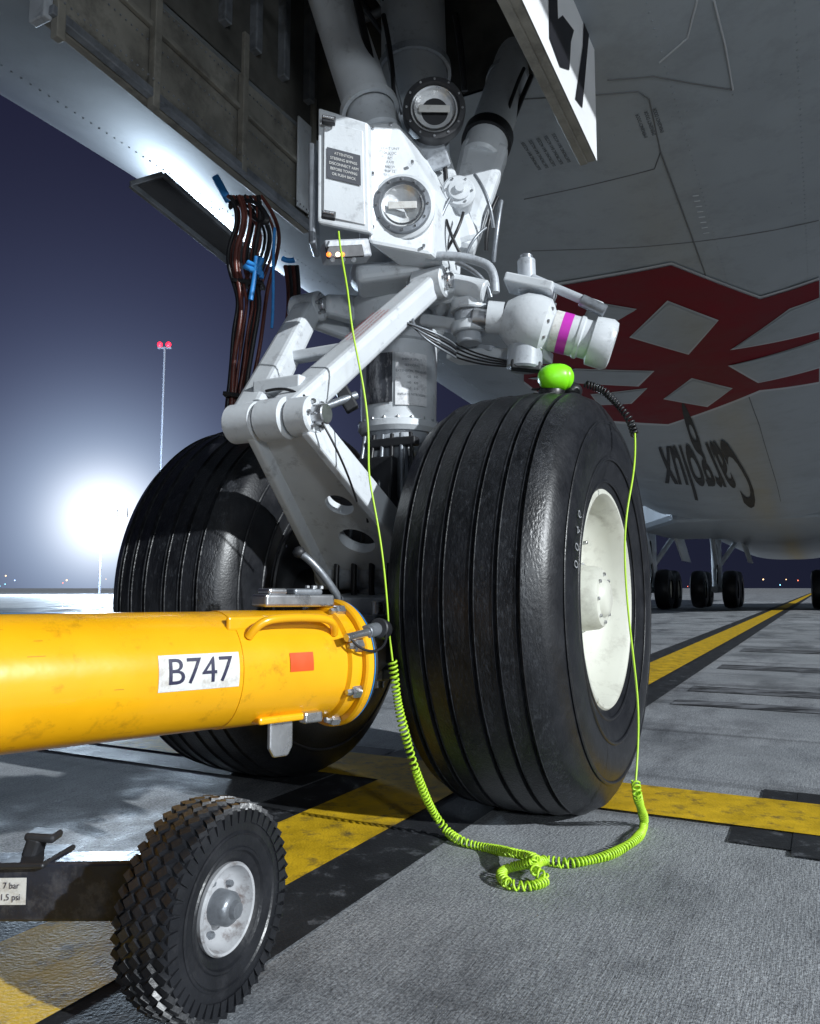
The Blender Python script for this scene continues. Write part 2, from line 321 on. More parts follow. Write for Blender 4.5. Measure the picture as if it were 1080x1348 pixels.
boxb('yoke_top_low',P(470,372,2.5),P(560,360,2.5),Z,.06,.16,WHITE,g,.06,.16,.02)
for (u0,v0,u1,v1,y,r,m) in[(585,200,600,330,2.5,.008,BLACK),(655,260,640,330,2.55,.007,BLACK),(660,265,650,345,2.55,.008,GREY),(592,262,570,340,2.4,.006,GREY),(700,100,620,330,2.8,.01,BLACK),(470,0,505,150,2.55,.014,BLACK),(505,20,520,180,2.6,.009,BLACK),(610,280,585,335,2.42,.005,BLACK),(625,230,650,300,2.5,.006,GREY),(690,90,655,200,2.75,.007,BLACK),(600,20,612,120,2.7,.012,BLACK),(510,60,530,150,2.6,.008,GREY),(588,290,612,345,2.4,.005,BLACK),(640,300,612,345,2.45,.005,GREY)]:
    p0=P(u0,v0,y);p1=P(u1,v1,y); md=(p0+p1)/2+Vector((random.uniform(-.03,.03),-.04,0)); tube('hydraulic_line',[p0,md,p1],r,m,g)
tube('hydraulic_pipe_bent',[P(560,338,2.35),P(600,335,2.35),P(635,345,2.33),P(652,352,2.32),P(652,385,2.32)],.014,WHITE2,g)
tube('hydraulic_pipe_bent2',[P(600,345,2.4),P(640,360,2.4),P(646,392,2.4)],.008,GREY,g)
for i in range(5):
    tube('collar_wire',[P(520+6*i,420,2.33),P(545,428+4*i,2.3),P(585,440+5*i,2.32),P(600,455+4*i,2.4)],.0035,BLACK if i%2 else GREY,g)
# steering actuator (left side)
for i,(v,r) in enumerate(((388,.050),(404,.062),(418,.048),(432,.058),(445,.04))):
    p=P(618,v,2.46); cyl('steering_lug_disc',p-Z*.018,p+Z*.016,r,WHITE if i%2 else WHITE2,g)
boxb('steering_lug_upper',P(560,395,2.55),P(625,400,2.46),Z,.045,.13,WHITE,g,.035,.1,.01)
boxb('steering_lug_lower',P(570,425,2.6),P(625,432,2.46),Z,.04,.13,WHITE,g,.035,.1,.01)
cyl('steering_lug_upper2',P(585,372,2.45),P(640,384,2.4),.035,WHITE,g)
cyl('steering_rod',P(622,418,2.42),P(690,424,2.40),.03,STEEL,g)
lathe('rod_end_ring',[(-.02,.03),(-.02,.05),(.03,.05),(.03,.03)],P(650,418,2.41),P(690,424,2.40)-P(622,418,2.42),WHITE,g)
p0=P(662,418,2.41);p1=P(808,456,2.36); ad=(p1-p0); Lg=ad.length
lathe('steering_actuator_body',[(0,.03),(.005,.055),(.03,.075),(.06,.092),(.10,.096),(.135,.09),(.15,.07),(.155,.062),(.235,.062),(.24,.066),(.25,.066),(.255,.06),(Lg-.075,.06),(Lg-.07,.075),(Lg-.02,.078),(Lg-.004,.07),(Lg,.05),(Lg,.0005)],p0,ad,WHITE,g,48)
lathe('magenta_band',[(.185,.0635),(.215,.0635)],p0,ad,MAG,g)
lathe('cream_band',[(.160,.0632),(.185,.0632)],p0,ad,LABEL,g)
bolts('actuator_bolts',p0+ad.normalized()*.138,ad,.076,10,.006,.012,STEEL,g)
cyl('actuator_trunnion_top',P(695,385,2.40),P(693,342,2.40),.028,WHITE2,g)
cyl('actuator_trunnion_cap',P(693,350,2.40),P(693,336,2.40),.02,GREY,g)
cyl('actuator_trunnion_bottom',P(692,455,2.40),P(690,487,2.40),.055,WHITE2,g)
boxb('actuator_top_bracket',P(668,372,2.42),P(730,385,2.38),Z,.03,.12,WHITE,g)
cyl('feedback_rod',P(700,366,2.38),P(775,398,2.34),.014,WHITE2,g)
cyl('feedback_rod_tip',P(765,395,2.34),P(797,410,2.33),.019,GREY,g)
boxb('feedback_bracket',P(735,380,2.4),P(795,402,2.36),Z,.012,.03,WHITE,g)
boxb('support_arm_lower',P(596,470,2.6),P(722,468,2.42),Z,.035,.09,WHITE,g)
boxb('support_arm_rear',P(600,458,2.65),P(660,462,2.5),Z,.02,.1,WHITE2,g)
for i in range(4):
    tube('harness_wire',[P(600,452+6*i,2.5),P(640,476+3*i,2.42),P(680,474+3*i,2.38),P(700+6*i,482,2.38)],.003,BLACK,g)
boxb('junction_box_small',P(672,480,2.38),P(712,484,2.38),Z,.03,.04,DARK,g)
# service panel box with landing light
bx=[P(484,160,2.27),P(520,157,2.31),P(545,205,2.32),P(573,250,2.33),P(569,336,2.31),P(484,320,2.26)]
prism('light_housing',bx,A*.22+Vector((0,0,0)),WHITE,g,.012)
prism('panel_door',[P(419,141,2.20),P(484,161,2.22),P(488,307,2.24),P(418,293,2.22)],Vector((.01,.022,0)),WHITE,g,.006)
prism('panel_door_recess',[P(427,158,2.195),P(478,172,2.213),P(481,296,2.233),P(426,284,2.213)],Vector((.0,.004,0)),WHITE,g,.003)
def onquad(q,s,t,off=Vector((0,-.004,0))): 
    return (q[0]*(1-s)+q[1]*s)*(1-t)+(q[3]*(1-s)+q[2]*s)*t+off
Q=[P(427,158,2.195),P(478,172,2.213),P(481,296,2.233),P(426,284,2.213)]
PL=mat('placard_dark',(.06,.065,.08),.5,0,.2,20,0)
mk('panel_placard',[onquad(Q,.08,.28),onquad(Q,.92,.28),onquad(Q,.92,.60),onquad(Q,.08,.60)],[(0,1,2,3)],PL,g)
for i,t in enumerate((.33,.385,.44,.495,.55)):
    text_mesh('placard_text',['ATTENTION','STEERING BYPASS','DISCONNECT ARM','BEFORE TOWING','OR PUSH BACK'][i],.011,lambda x,y,t=t:onquad(Q,.5+x/.13,t-y/.27,Vector((0,-.006,0))),LABEL,g,0)
for i in range(6):
    text_mesh('housing_text',['LIGHT UNIT','28 V DC','LH','TAXI','600 W','REF 12'][i],.011,lambda x,y,i=i:P(514,197+6*i,2.286)+Vector((x*.95,x*.1-.006,y)),PL,g,0)
for v in(157,282):
    boxb('door_latch',P(424,v,2.18),P(442,v+3,2.185),Z,.022,.018,DARK,g,bevel=.003); cyl('latch_pin',P(425,v-4,2.17),P(440,v-1,2.175),.005,STEEL,g)
for (u,v) in((489,170),(489,230),(489,300),(520,165),(548,215),(567,255),(563,325),(520,322)):
    p=P(u+ (2 if u<500 else -5),v,2.265 if u<500 else 2.30); cyl('housing_screw',p,p+Vector((0,-.012,0)),.005,STEEL,g,seg=10)
boxb('side_cover',P(414,200,2.28),P(414,330,2.30),Vector((1,0,0)),.02,.12,GREY,g)
def lamp(name,c,ax,R,bezel,par):
    ax=ax.normalized()
    lathe(name+'_bezel',[(-.04,R*.9),(-.04,R),(.0,R),(.008,R*.97),(.010,R*.82),(.004,R*.76),(-.01,R*.74)],c,ax,bezel,par,48)
    lathe(name+'_reflector',[(-.03,.0005),(-.028,R*.25),(-.015,R*.6),(-.004,R*.76)],c,ax,GLASS,par,48,60)
    lathe(name+'_lens_ring',[(.0,R*.70),(.006,R*.68),(.004,R*.64)],c,ax,STEEL,par,48)
    bolts(name+'_bolts',c+ax*.009,ax,R*.89,12,.004,.004,STEEL,par)
    _,e1,e2=basis(ax)
    boxb(name+'_bulb_shield',c-e1*R*.5+ax*.0,c+e1*R*.5,e2,.022,.006,LABEL,par,bevel=.002)
lamp('landing_light',P(530,270,2.27),Vector((-.05,-1,-.08)),.086,GREY,g)
lathe('light_flange',[(-.03,.0865),(-.03,.098),(-.01,.098),(-.006,.0865)],P(530,270,2.27),Vector((-.05,-1,-.08)),WHITE,g)
lamp('taxi_light',P(572,143,2.38),Vector((.02,-1,-.12)),.10,DARK,g)
cyl('taxi_light_can',P(572,143,2.40),P(572,143,2.40)+Vector((0,.16,.02)),.095,DARK,g,r1=.07)
boxb('taxi_light_bracket',P(560,178,2.46),P(575,225,2.5),Vector((1,0,0)),.10,.05,WHITE2,g)
boxb('jack_panel',P(426,333,2.21),P(484,330,2.26),Z,.055,.06,WHITE2,g)
boxb('jack_panel_face',P(430,333,2.178),P(478,330,2.222),Z,.035,.01,DARK,g,bevel=.002)
OR=emis('indicator_orange',(1,.2,.03),2.5); WL=emis('indicator_white',(1,.7,.5),3)
for u,m in((433,OR),(445,WL),(451,OR)):
    p=P(u,335,2.17); lathe('indicator_lamp',[(0,.007),(.006,.005),(.008,.0005)],p,Vector((0,-1,0)),m,g,16)
for k in range(3): cyl('panel_jack',P(438+14*k,342,2.18),P(438+14*k,342,2.165),.007,STEEL,g)
tube('release_lever',[P(395,728,2.1),P(415,740,2.1),P(432,765,2.12),P(448,790,2.15)],.011,GREY,g)
lathe('lever_knob',[(-.016,.0005),(-.012,.012),(0,.018),(.012,.012),(.016,.0005)],P(394,727,2.1),Z,DARK,g,20,80)
for i in range(5):
    tube('brake_hose',[L(.12,-.15+.07*i,.9),L(.22,-.12+.06*i,.75),L(.2,-.15+.08*i,.5),L(.1,-.1+.05*i,.42)],.01,BLACK,g)

# ================= AIRCRAFT BODY
PLN=empty('cargo_airplane')
def sm(t): t=max(0,min(1,t)); return t*t*(3-2*t)
PE=2.9
def sec(s):
    zb=2.62-.30*sm((s)/8)+ (0 if s>0 else .016*s*s)
    if s>11: zb-=.22*sm((s-11)/5)
    W=3.25+.15*sm(s/6)-(0 if s>0 else .022*s*s); Hh=3.7-(0 if s>0 else .03*s*s)
    return zb,max(W,.3),max(Hh,.4)
def fpt(s,l,off=0):
    def zz(s,l):
        zb,W,Hh=sec(s); q=min(.9999,abs(l)/W); return zb+Hh*(1-(1-q**PE)**(1/PE))
    z=zz(s,l); p=L(-s,l,z)
    if off:
        e=.01; n_=(L(-s-e,l,zz(s+e,l))-p).cross(L(-s,l+e,zz(s,l+e))-p).normalized()
        if n_.z>0: n_=-n_
        p=p+n_*off
    return p
def fhit(u,v):
    d=ray(u,v); o=Vector((0,0,CH)); t=.5; prev=t
    while t<80:
        p=o+d*t-O; s=p.dot(A); l_=p.dot(N); zb,W,Hh=sec(s)
        if (abs(l_)/W)**PE+(abs(zb+Hh-p.z)/Hh)**PE<1: break
        prev=t; t+=.05
    for _ in range(14):
        m_=(prev+t)/2; p=o+d*m_-O; s=p.dot(A); l_=p.dot(N); zb,W,Hh=sec(s)
        if (abs(l_)/W)**PE+(abs(zb+Hh-p.z)/Hh)**PE<1: t=m_
        else: prev=m_
    return s,l_
W0,W1,WL_=-1.1,.35,.6
ss=[-7.5,-7,-6.5,-6,-5.5,-5,-4.5,-4,-3.5,-3,-2.6,-2.2,-1.8,-1.4,-1.1,-.8,-.5,-.2,.1,.35,.7,1.1,1.6,2.2,3,4,5,6,7,8,9,10,11,12,13,14,15,16,18,21,25,30,36,42]
V=[];Fc=[]
ls=[0,.1,.2,.3,.4,.5,.6,.75,.9,1.1,1.3,1.5,1.7,1.9,2.1,2.3,2.5,2.65,2.8,2.9,2.97,3.02,3.05]
lq=[-x for x in reversed(ls[1:])]+ls
nl=len(lq)
def secpts(s):
    zb,W,Hh=sec(s); out=[]
    for x in lq:
        if abs(x)<=.61: l_=x
        else: l_=math.copysign(.6+(abs(x)-.6)/(3.05-.6)*(W*.9999-.6),x)
        out.append(fpt(s,l_))
    top=[]
    for k in range(1,12):
        a=math.pi*k/12; top.append(L(-s,W*math.cos(a),zb+Hh+Hh*math.sin(a)))
    return out+top
rows=[secpts(s) for s in ss]; R_=len(rows[0])
for r in rows: V+=r
for i in range(len(ss)-1):
    for j in range(R_):
        k=(j+1)%R_
        if ss[i]>=W0-1e-6 and ss[i+1]<=W1+1e-6 and j<nl-1 and abs(lq[j])<=WL_+1e-6 and abs(lq[j+1])<=WL_+1e-6: continue
        Fc.append((i*R_+j,i*R_+k,(i+1)*R_+k,(i+1)*R_+j))
Fc.append(tuple(range(R_)))
mk('fuselage',V,Fc,SKIN,PLN,40)
zt=4.0
a_=[fpt(W0,-WL_),fpt(W0,WL_),fpt(W1,WL_),fpt(W1,-WL_)]; t_=[Vector((p.x,p.y,zt)) for p in a_]
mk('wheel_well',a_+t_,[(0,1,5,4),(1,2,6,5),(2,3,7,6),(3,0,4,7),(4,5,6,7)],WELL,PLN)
for i in range(8):
    s=-1.0+.18*i
    boxb('well_frame',L(-s,-.59,2.75),L(-s,-.59,3.95),A,.04,.05,GREY,PLN); boxb('well_frame',L(-s,.59,2.75),L(-s,.59,3.95),A,.04,.05,GREY,PLN)
for i in range(14):
    s=random.uniform(-1,.3); z=random.uniform(2.95,3.8)
    tube('well_pipe',[L(-s,-.58,z),L(-s-.05,-.2,z-.1),L(-s+.1,.2,z+.05),L(-s,.58,z)],random.choice([.012,.02,.03]),random.choice([GREY,DARK,WHITE2]),PLN)
for i in range(10):
    z=random.uniform(2.8,3.8); l_=random.uniform(-.5,.5)
    tube('well_pipe_long',[L(1.05,l_,z),L(.4,l_+.05,z-.05),L(-.3,l_,z)],random.choice([.01,.018,.025]),random.choice([GREY,DARK,WHITE2]),PLN)
def door(name,lat,sgn):
    d=empty(name); d.parent=PLN
    prism('door_panel',[L(-.33,lat,2.20),L(1.0,lat,2.30),L(1.0,lat,2.86),L(-.33,lat,2.74)],N*sgn*.035,DOORIN,d,.006)
    return d
dl=door('gear_door_right_side',-.62,-1)
il=-.62
for f in(-.31,.15,.6,.97): boxb('door_rib',L(f,il+.02,2.24),L(f,il+.02,2.80),A,.03,.03,DOORIN,dl,bevel=.004)
boxb('door_edge_low',L(-.33,il+.018,2.215),L(1.0,il+.018,2.315),Z,.03,.03,GREY,dl,bevel=.004)
boxb('door_mid_stringer',L(-.3,il+.012,2.46),L(1.0,il+.012,2.56),Z,.02,.02,DOORIN,dl,bevel=.004)
boxb('door_bright_strip',L(-.26,il+.024,2.26),L(-.26,il+.024,2.66),A,.12,.008,WHITE,dl,bevel=.002)
V=[];Fc=[]
for r_ in range(4):
    for i in range(56):
        f=-.3+i*.023; z=2.26+.1*(f+.33)/1.41+[.0,.15,.30,.46][r_]
        v,fc=lathe_d([(0,.004),(.003,.003),(.004,.0003)],L(f,il+.036 if r_==0 else il+.003,z),N,6); o=len(V); V+=v; Fc+=[tuple(x+o for x in q) for q in fc]
mk('door_rivets',V,Fc,GREY,dl)
boxb('door_front_edge',L(1.0,il-.02,2.29),L(1.0,il-.02,2.86),N,.07,.03,WHITE2,dl)
dr=door('gear_door_left_side',.60,1)
ol=.60+.0355
mk('door_outer_skin',[L(-.33,ol+.002,2.20),L(1.0,ol+.002,2.30),L(1.0,ol+.002,2.86),L(-.33,ol+.002,2.74)],[(0,1,2,3)],DOOROUT,dr)
boxb('door_inner_rib',L(-.33,.60-.01,2.22),L(1.0,.59,2.32),Z,.05,.03,DOORIN,dr,bevel=.004)
def dpt(u,v):
    d=ray(u,v); o=Vector((0,0,CH)); k=((O+N*(ol+.005)-o).dot(N))/d.dot(N); return o+d*k
for i,poly in enumerate([[(722,-40),(733,-40),(735,25),(752,55),(750,92),(738,88),(724,50)],[(771,-30),(782,-30),(778,20),(767,142),(758,130),(768,60)],[(735,-40),(771,-40),(771,-30),(735,-30)],[(735,25),(741,20),(756,40),(752,55)]]):
    mk('door_marking',[dpt(*p) for p in poly],[tuple(range(len(poly)))],TXTP,dr)
def decal(name,px,m,off,cuts):
    pts=[fhit(u,v) for u,v in px]
    bm=bmesh.new(); vs=[bm.verts.new((s,l_,0)) for s,l_ in pts]; bm.faces.new(vs)
    bmesh.ops.triangulate(bm,faces=bm.faces); bmesh.ops.subdivide_edges(bm,edges=bm.edges,cuts=cuts,use_grid_fill=True)
    for v in bm.verts: v.co=fpt(v.co.x,v.co.y,off)
    me=bpy.data.meshes.new(name); bm.to_mesh(me); bm.free(); me.materials.append(m)
    ob=bpy.data.objects.new(name,me); bpy.context.scene.collection.objects.link(ob); ob.parent=PLN
WL2=mat('livery_white_line',(.45,.47,.5),.4,0,.1,3,0)
decal('livery_white_edge',[(690,378),(884,344),(1001,389),(1079,364),(1079,504),(1002,515),(880,560),(750,551),(690,504)],WL2,.006,20)
decal('livery_red',[(690,382),(884,347),(1001,392),(1078,367),(1078,501),(1000,512),(880,557),(752,547),(690,500)],REDP,.012,20)
for i,poly in enumerate([[(880,395),(943,420),(905,462),(832,440)],[(912,497),(962,510),(930,532),(876,522)],[(1040,405),(1079,390),(1079,432),(965,456)],[(962,478),(1079,445),(1079,480),(1000,500)],[(760,484),(858,487),(838,505),(700,495)],[(780,518),(850,510),(830,528),(790,530)],[(780,395),(836,405),(800,425),(770,415)]]):
    cx=sum(p[0] for p in poly)/4; cy=sum(p[1] for p in poly)/4
    decal('livery_diamond_edge',[(cx+(u-cx)*1.04+(1 if u>cx else -1),cy+(v-cy)*1.04+(1 if v>cy else -1)) for u,v in poly],WL2,.016,8)
    decal('livery_grey_diamond',poly,SKIN,.021,8)
T4=[fhit(*p) for p in((860,585),(968,570),(1010,664),(868,645))]
def tmap(x,y):
    a=.5-x/5.0; b_=.5+y/.8
    s=(T4[0][0]*(1-a)+T4[1][0]*a)*(1-b_)+(T4[3][0]*(1-a)+T4[2][0]*a)*b_
    l_=(T4[0][1]*(1-a)+T4[1][1]*a)*(1-b_)+(T4[3][1]*(1-a)+T4[2][1]*a)*b_
    return fpt(s,l_,.014)
text_mesh('livery_text','Cargolux',1.15,tmap,TXTP,PLN,3,1,.02)
def sline(name,px,r=.004,m=None):
    pts=[]
    for i in range(len(px)-1):
        a0=fhit(*px[i]);a1=fhit(*px[i+1])
        for k in range(8): t=k/8; pts.append(fpt(a0[0]*(1-t)+a1[0]*t,a0[1]*(1-t)+a1[1]*t,.001))
    pts.append(fpt(*fhit(*px[-1]),.001)); tube(name,pts,r,m or TXTP,PLN,False,1)
PLM=mat('panel_seam',(.12,.125,.13),.6,0,.1,5,0)
sline('panel_seam',[(690,130),(840,120),(855,130),(870,200),(862,222),(770,245),(690,262)],.003,PLM)
sline('panel_seam_b',[(870,200),(1000,560),(1028,660)],.004,PLM)
sline('panel_seam_c',[(800,105),(860,100),(965,118)],.003,PLM)
sline('panel_seam_d',[(868,82),(905,50),(918,0)],.004,WL2)
sline('panel_seam_e',[(940,0),(955,60),(965,118)],.004,WL2)
sline('panel_seam_f',[(700,330),(840,325),(1078,290)],.003,PLM)
for k in range(8): sline('drain_slot',[(912+2*k,258+7*k),(920+2*k,257+7*k)],.003,WL2)
V=[];Fc=[]
for l_ in(-1.6,-1.0,.85,1.3,1.9):
    for i in range(150):
        s=-2.0+i*.045; p=fpt(s,l_,.0); v,fc=lathe_d([(-.001,.005),(.0015,.004),(.002,.0003)],p,Vector((0,0,-1)),6); o=len(V); V+=v; Fc+=[tuple(x+o for x in q) for q in fc]
for s in(.9,2.0,3.1,4.2):
    for i in range(70):
        l_=-2+i*.06; p=fpt(s,l_,.0); v,fc=lathe_d([(-.001,.005),(.0015,.004),(.002,.0003)],p,Vector((0,0,-1)),6); o=len(V); V+=v; Fc+=[tuple(x+o for x in q) for q in fc]
mk('skin_rivets',V,Fc,SKIN,PLN)
for (u,v,t_,q_) in((700,205,'ELECTRONIC BAY ACCESS',5),(845,165,'EMERGENCY DOOR',3)):
    s1,l1=fhit(u,v)
    for q in range(q_): text_mesh('stencil_text',t_,.021,lambda x,y,q=q:fpt(s1-x,l1-y+.035*q,.004),TXTP,PLN,0)
WINGM=mat('wing_underside',(.2,.21,.22),.45,.1,.2,1,0)
for sg in(1,-1):
    V=[L(-17,sg*2.6,2.75),L(-30,sg*2.6,2.65),L(-47,sg*30,5.6),L(-43,sg*30,5.8)]
    prism('wing',V,Z*.5,WINGM,PLN,0)
prism('centre_fairing',[L(-15.5,-1.6,2.1),L(-15.5,1.6,2.1),L(-19,3.0,2.15),L(-24,3.0,2.2),L(-24,-3.0,2.2),L(-19,-3.0,2.15)],Z*.9,SKIN,PLN,.15)
def main_gear(s,lat):
    e=empty('main_landing_gear')
    for df in(-.75,.75):
        for dl_ in(-.5,.5):
            c=L(-s+df,lat+dl_,.62)
            lathe('main_tyre',[(-.22,.3),(-.24,.45),(-.2,.58),(-.1,.62),(.1,.62),(.2,.58),(.24,.45),(.22,.3)],c,N,TYREW,e,40)
            lathe('main_rim',[(-.18,.3),(-.12,.1),(-.2,.0005)],c,N,RIM,e,24); lathe('main_rim',[(.18,.3),(.12,.1),(.2,.0005)],c,N,RIM,e,24)
    cyl('bogie_beam',L(-s-.8,lat,.62),L(-s+.8,lat,.62),.12,WHITE,e)
    cyl('main_strut',L(-s,lat,.62),L(-s+.1,lat,2.6),.17,WHITE,e); cyl('main_brace',L(-s,lat,1.2),L(-s+1.2,lat,2.6),.09,WHITE,e)
    cyl('main_side_brace',L(-s,lat,1.3),L(-s,lat+.9,2.6),.08,WHITE,e)
    tube('main_hoses',[L(-s+.2,lat,2.3),L(-s+.35,lat+.1,1.5),L(-s+.2,lat,.8)],.03,BLACK,e)
    prism('main_gear_door',[L(-s-1,lat+.8,2.4),L(-s+1,lat+.8,2.4),L(-s+.8,lat+1.05,1.5),L(-s-.8,lat+1.05,1.5)],N*.05,WHITE,e,0)
main_gear(24,-3.6); main_gear(26.5,-1.9); main_gear(26.5,1.7); main_gear(24,4.6)
ap=empty('access_panel_open'); ap.parent=PLN
q=[P(172,243,3.1),P(215,230,3.15),P(345,345,3.5),P(310,352,3.45)]
prism('panel_sheet',q,Vector((0,.02,.02)),DARK,ap,.002)
for i in range(4): boxb('panel_frame',q[i],q[(i+1)%4],Z,.022,.022,GREY,ap,bevel=.003)
boxb('panel_strut',P(285,235,3.1),P(300,262,3.1),Z,.03,.06,BLUE,ap)
hb=empty('hanging_hoses')
cols=[BROWN,BLACK,BROWN,BLACK,BROWN]
for i in range(13):
    k=(i-6)/6; y=2.72+random.uniform(-.08,.08); w=random.uniform(-5,5)
    if i%3:
        pts=[(322+22*k,258),(332+16*k,285),(318+22*k,320),(316+20*k,355),(330+18*k+w,395),(322+18*k,430),(316+16*k+w,480),(310+13*k,530),(306+10*k,580)]
    else:
        pts=[(322+22*k,258),(356+12*k,290),(358+12*k,325),(339+16*k,365),(332+14*k+w,400),(328+16*k,450),(318+16*k,500),(310+12*k,540),(306+10*k,580)]
    tube('hose',[P(u,v,y) for u,v in pts],random.choice([.0055,.007,.0085]),cols[i%5],hb)
for i in range(4):
    tube('hose_rear',[P(376+5*i,350,3.0),P(384+4*i,390,3.0),P(374+4*i,440,2.95),P(376+3*i,480,2.9),P(368+4*i,530,2.9)],.009,cols[i],hb)
for i in range(3):
    tube('hose_loop',[P(302,268+3*i,2.7),P(325,258,2.68),P(352,275,2.66),P(350+3*i,300,2.66),P(338,290,2.68),P(318,272,2.7)],.007,BLACK,hb)
boxb('hose_clamp',P(308,372,2.68),P(348,376,2.68),Z,.015,.06,BLACK,hb,bevel=.003); boxb('hose_clamp_low',P(296,520,2.66),P(324,524,2.66),Z,.015,.06,BLACK,hb,bevel=.003)
for pts in([(326,345),(336,352),(347,346),(340,362)],[(362,300),(358,350),(362,385),(358,432)],[(338,338),(336,365),(330,395)],[(372,340),(380,345),(388,342)],[(330,355),(340,360),(345,340)],[(322,350),(332,358),(348,352),(344,366)]):
    tube('blue_strap',[P(u,v,2.62) for u,v in pts],.009 if pts[0][0]!=362 else .005,BLUE,hb)
bpy.context.view_layer.update()

# ================= TOW BAR
TB=empty('tow_bar')
td=Vector((-.726,-.689,.012)).normalized(); tf=Vector((.689,-.726,0)).normalized(); tu=td.cross(tf).normalized()
T0=Vector((-.135,1.95,.485))+td*.085
if tu.z<0: tu=-tu
def TP(k,ang,r): a=rad(ang); return T0+td*k+(tf*math.cos(a)+tu*math.sin(a))*r
tr=.120
lathe('tube',[(0.0,tr),(.10,tr+.001),(2.6,tr+.001),(2.6,.001)],T0,td,YEL,TB,96,40)
lathe('weld_collar',[(.0,tr+.012),(.03,tr+.012),(.036,tr)],T0,td,YEL,TB,96,40)
lathe('tube_sleeve',[(.035,tr+.001),(.036,tr+.003),(.30,tr+.003),(.301,tr)],T0,td,YEL,TB,96,40)
lathe('flange',[(-.024,.0005),(-.024,.144),(-.02,.148),(-.004,.148),(0,.144),(0,.12)],T0,td,YEL,TB,72,40)
lathe('flange_plate',[(-.04,.0005),(-.04,.138),(-.026,.138),(-.026,.1)],T0,td,DARK,TB,72,40)
lathe('flange_bluetrim',[(-.0265,.1405),(-.0265,.146),(-.0242,.146)],T0,td,BLUE,TB,72,40)
bolts('flange_bolts',T0+td*.001,td,.133,8,.015,.022,STEEL,TB,rad(20))
bolts('flange_bolt_studs',T0+td*.001,td,.133,8,.008,.035,STEEL,TB,rad(20))
def patch(name,k0,k1,a0,a1,r,m,nk=4,na=8):
    V=[TP(k0+(k1-k0)*i/nk,a0+(a1-a0)*j/na,r) for i in range(nk+1) for j in range(na+1)]
    Fc=[(i*(na+1)+j,i*(na+1)+j+1,(i+1)*(na+1)+j+1,(i+1)*(na+1)+j) for i in range(nk) for j in range(na)]
    return mk(name,V,Fc,m,TB,60)
kc=.395; ac=5
patch('model_label',kc-.085,kc+.085,ac-16,ac+16,tr+.0022,LABEL)
text_mesh('model_label_text','B747',.068,lambda x,y:TP(kc-x,ac+math.degrees(y/tr),tr+.0035),INK,TB,2)
patch('orange_sticker',.130,.19,ac-6,ac+12,tr+.0050,ORANGE)
for i in range(40):
    k=random.uniform(.50,1.6); a=random.uniform(-60,80); patch('scratch',k,k+random.uniform(.005,.035),a,a+random.uniform(.15,.5),tr+.0016,SCR,1,1)
patch('stripe_blue_dash',.62,.80,82,86,tr+.002,BLUE,6,2)
tube('handle',[TP(.06,35,tr+.005),TP(.07,40,tr+.04),TP(.12,42,tr+.045),TP(.23,42,tr+.045),TP(.27,40,tr+.04),TP(.28,35,tr+.004)],.009,YEL,TB)
boxb('handle_plate',TP(.05,50,tr+.008),TP(.32,50,tr+.008),tu,.03,.012,YEL,TB)
boxb('latch_block',TP(.01,86,tr+.025),TP(.20,86,tr+.025),tf,.06,.028,STEEL,TB)
boxb('latch_block_top',TP(.04,86,tr+.045),TP(.12,86,tr+.045),tf,.045,.014,GREY,TB)
boxb('latch_block_end',TP(.14,86,tr+.045),TP(.19,86,tr+.045),tf,.05,.014,STEEL,TB)
bolts('latch_bolts',TP(.05,86,tr+.052),tu,.016,4,.006,.008,STEEL,TB)
kb=.17
prism('steel_tab',[TP(kb-.03,-62,tr+.0),TP(kb+.03,-62,tr+.0),TP(kb+.03,-62,tr+.0)-Z*.06,TP(kb+.018,-62,tr)-Z*.08,TP(kb-.018,-62,tr)-Z*.08,TP(kb-.03,-62,tr)-Z*.06],tf*.012,STEEL,TB,.004)
boxb('tab_base',TP(kb-.09,-55,tr+.006),TP(kb+.07,-55,tr+.006),tf,.035,.016,YEL,TB)
boxb('tab_clip',TP(kb-.04,-52,tr+.015),TP(kb-.09,-52,tr+.015),tf,.025,.025,STEEL,TB)
cyl('lock_pin',TP(-.01,30,tr+.03),TP(-.07,38,tr+.01),.016,GREY,TB); cyl('lock_pin_head',TP(-.06,36,tr+.02),TP(-.095,40,tr+.00),.024,DARK,TB)
cyl('lock_pin_rod',TP(.06,24,tr+.04),TP(-.02,30,tr+.03),.009,STEEL,TB)
tube('lock_pin_lanyard',[TP(-.08,35,tr+.02),TP(-.06,10,tr+.05),TP(.02,5,tr+.04),TP(.05,25,tr+.04)],.003,BLACK,TB)
boxb('tow_head_beam',T0-td*.03,L(.26,0,.48),Z,.15,.14,DARK,TB,.12,.18,.01)
boxb('tow_head_jaw_top',L(.36,.02,.565),L(.2,.02,.565),N,.2,.03,GREY,TB)
boxb('tow_head_jaw_bottom',L(.40,.04,.41),L(.2,.02,.40),N,.24,.035,GREY,TB)
cyl('tow_pin',L(.3,.09,.36),L(.3,.09,.62),.02,STEEL,TB)
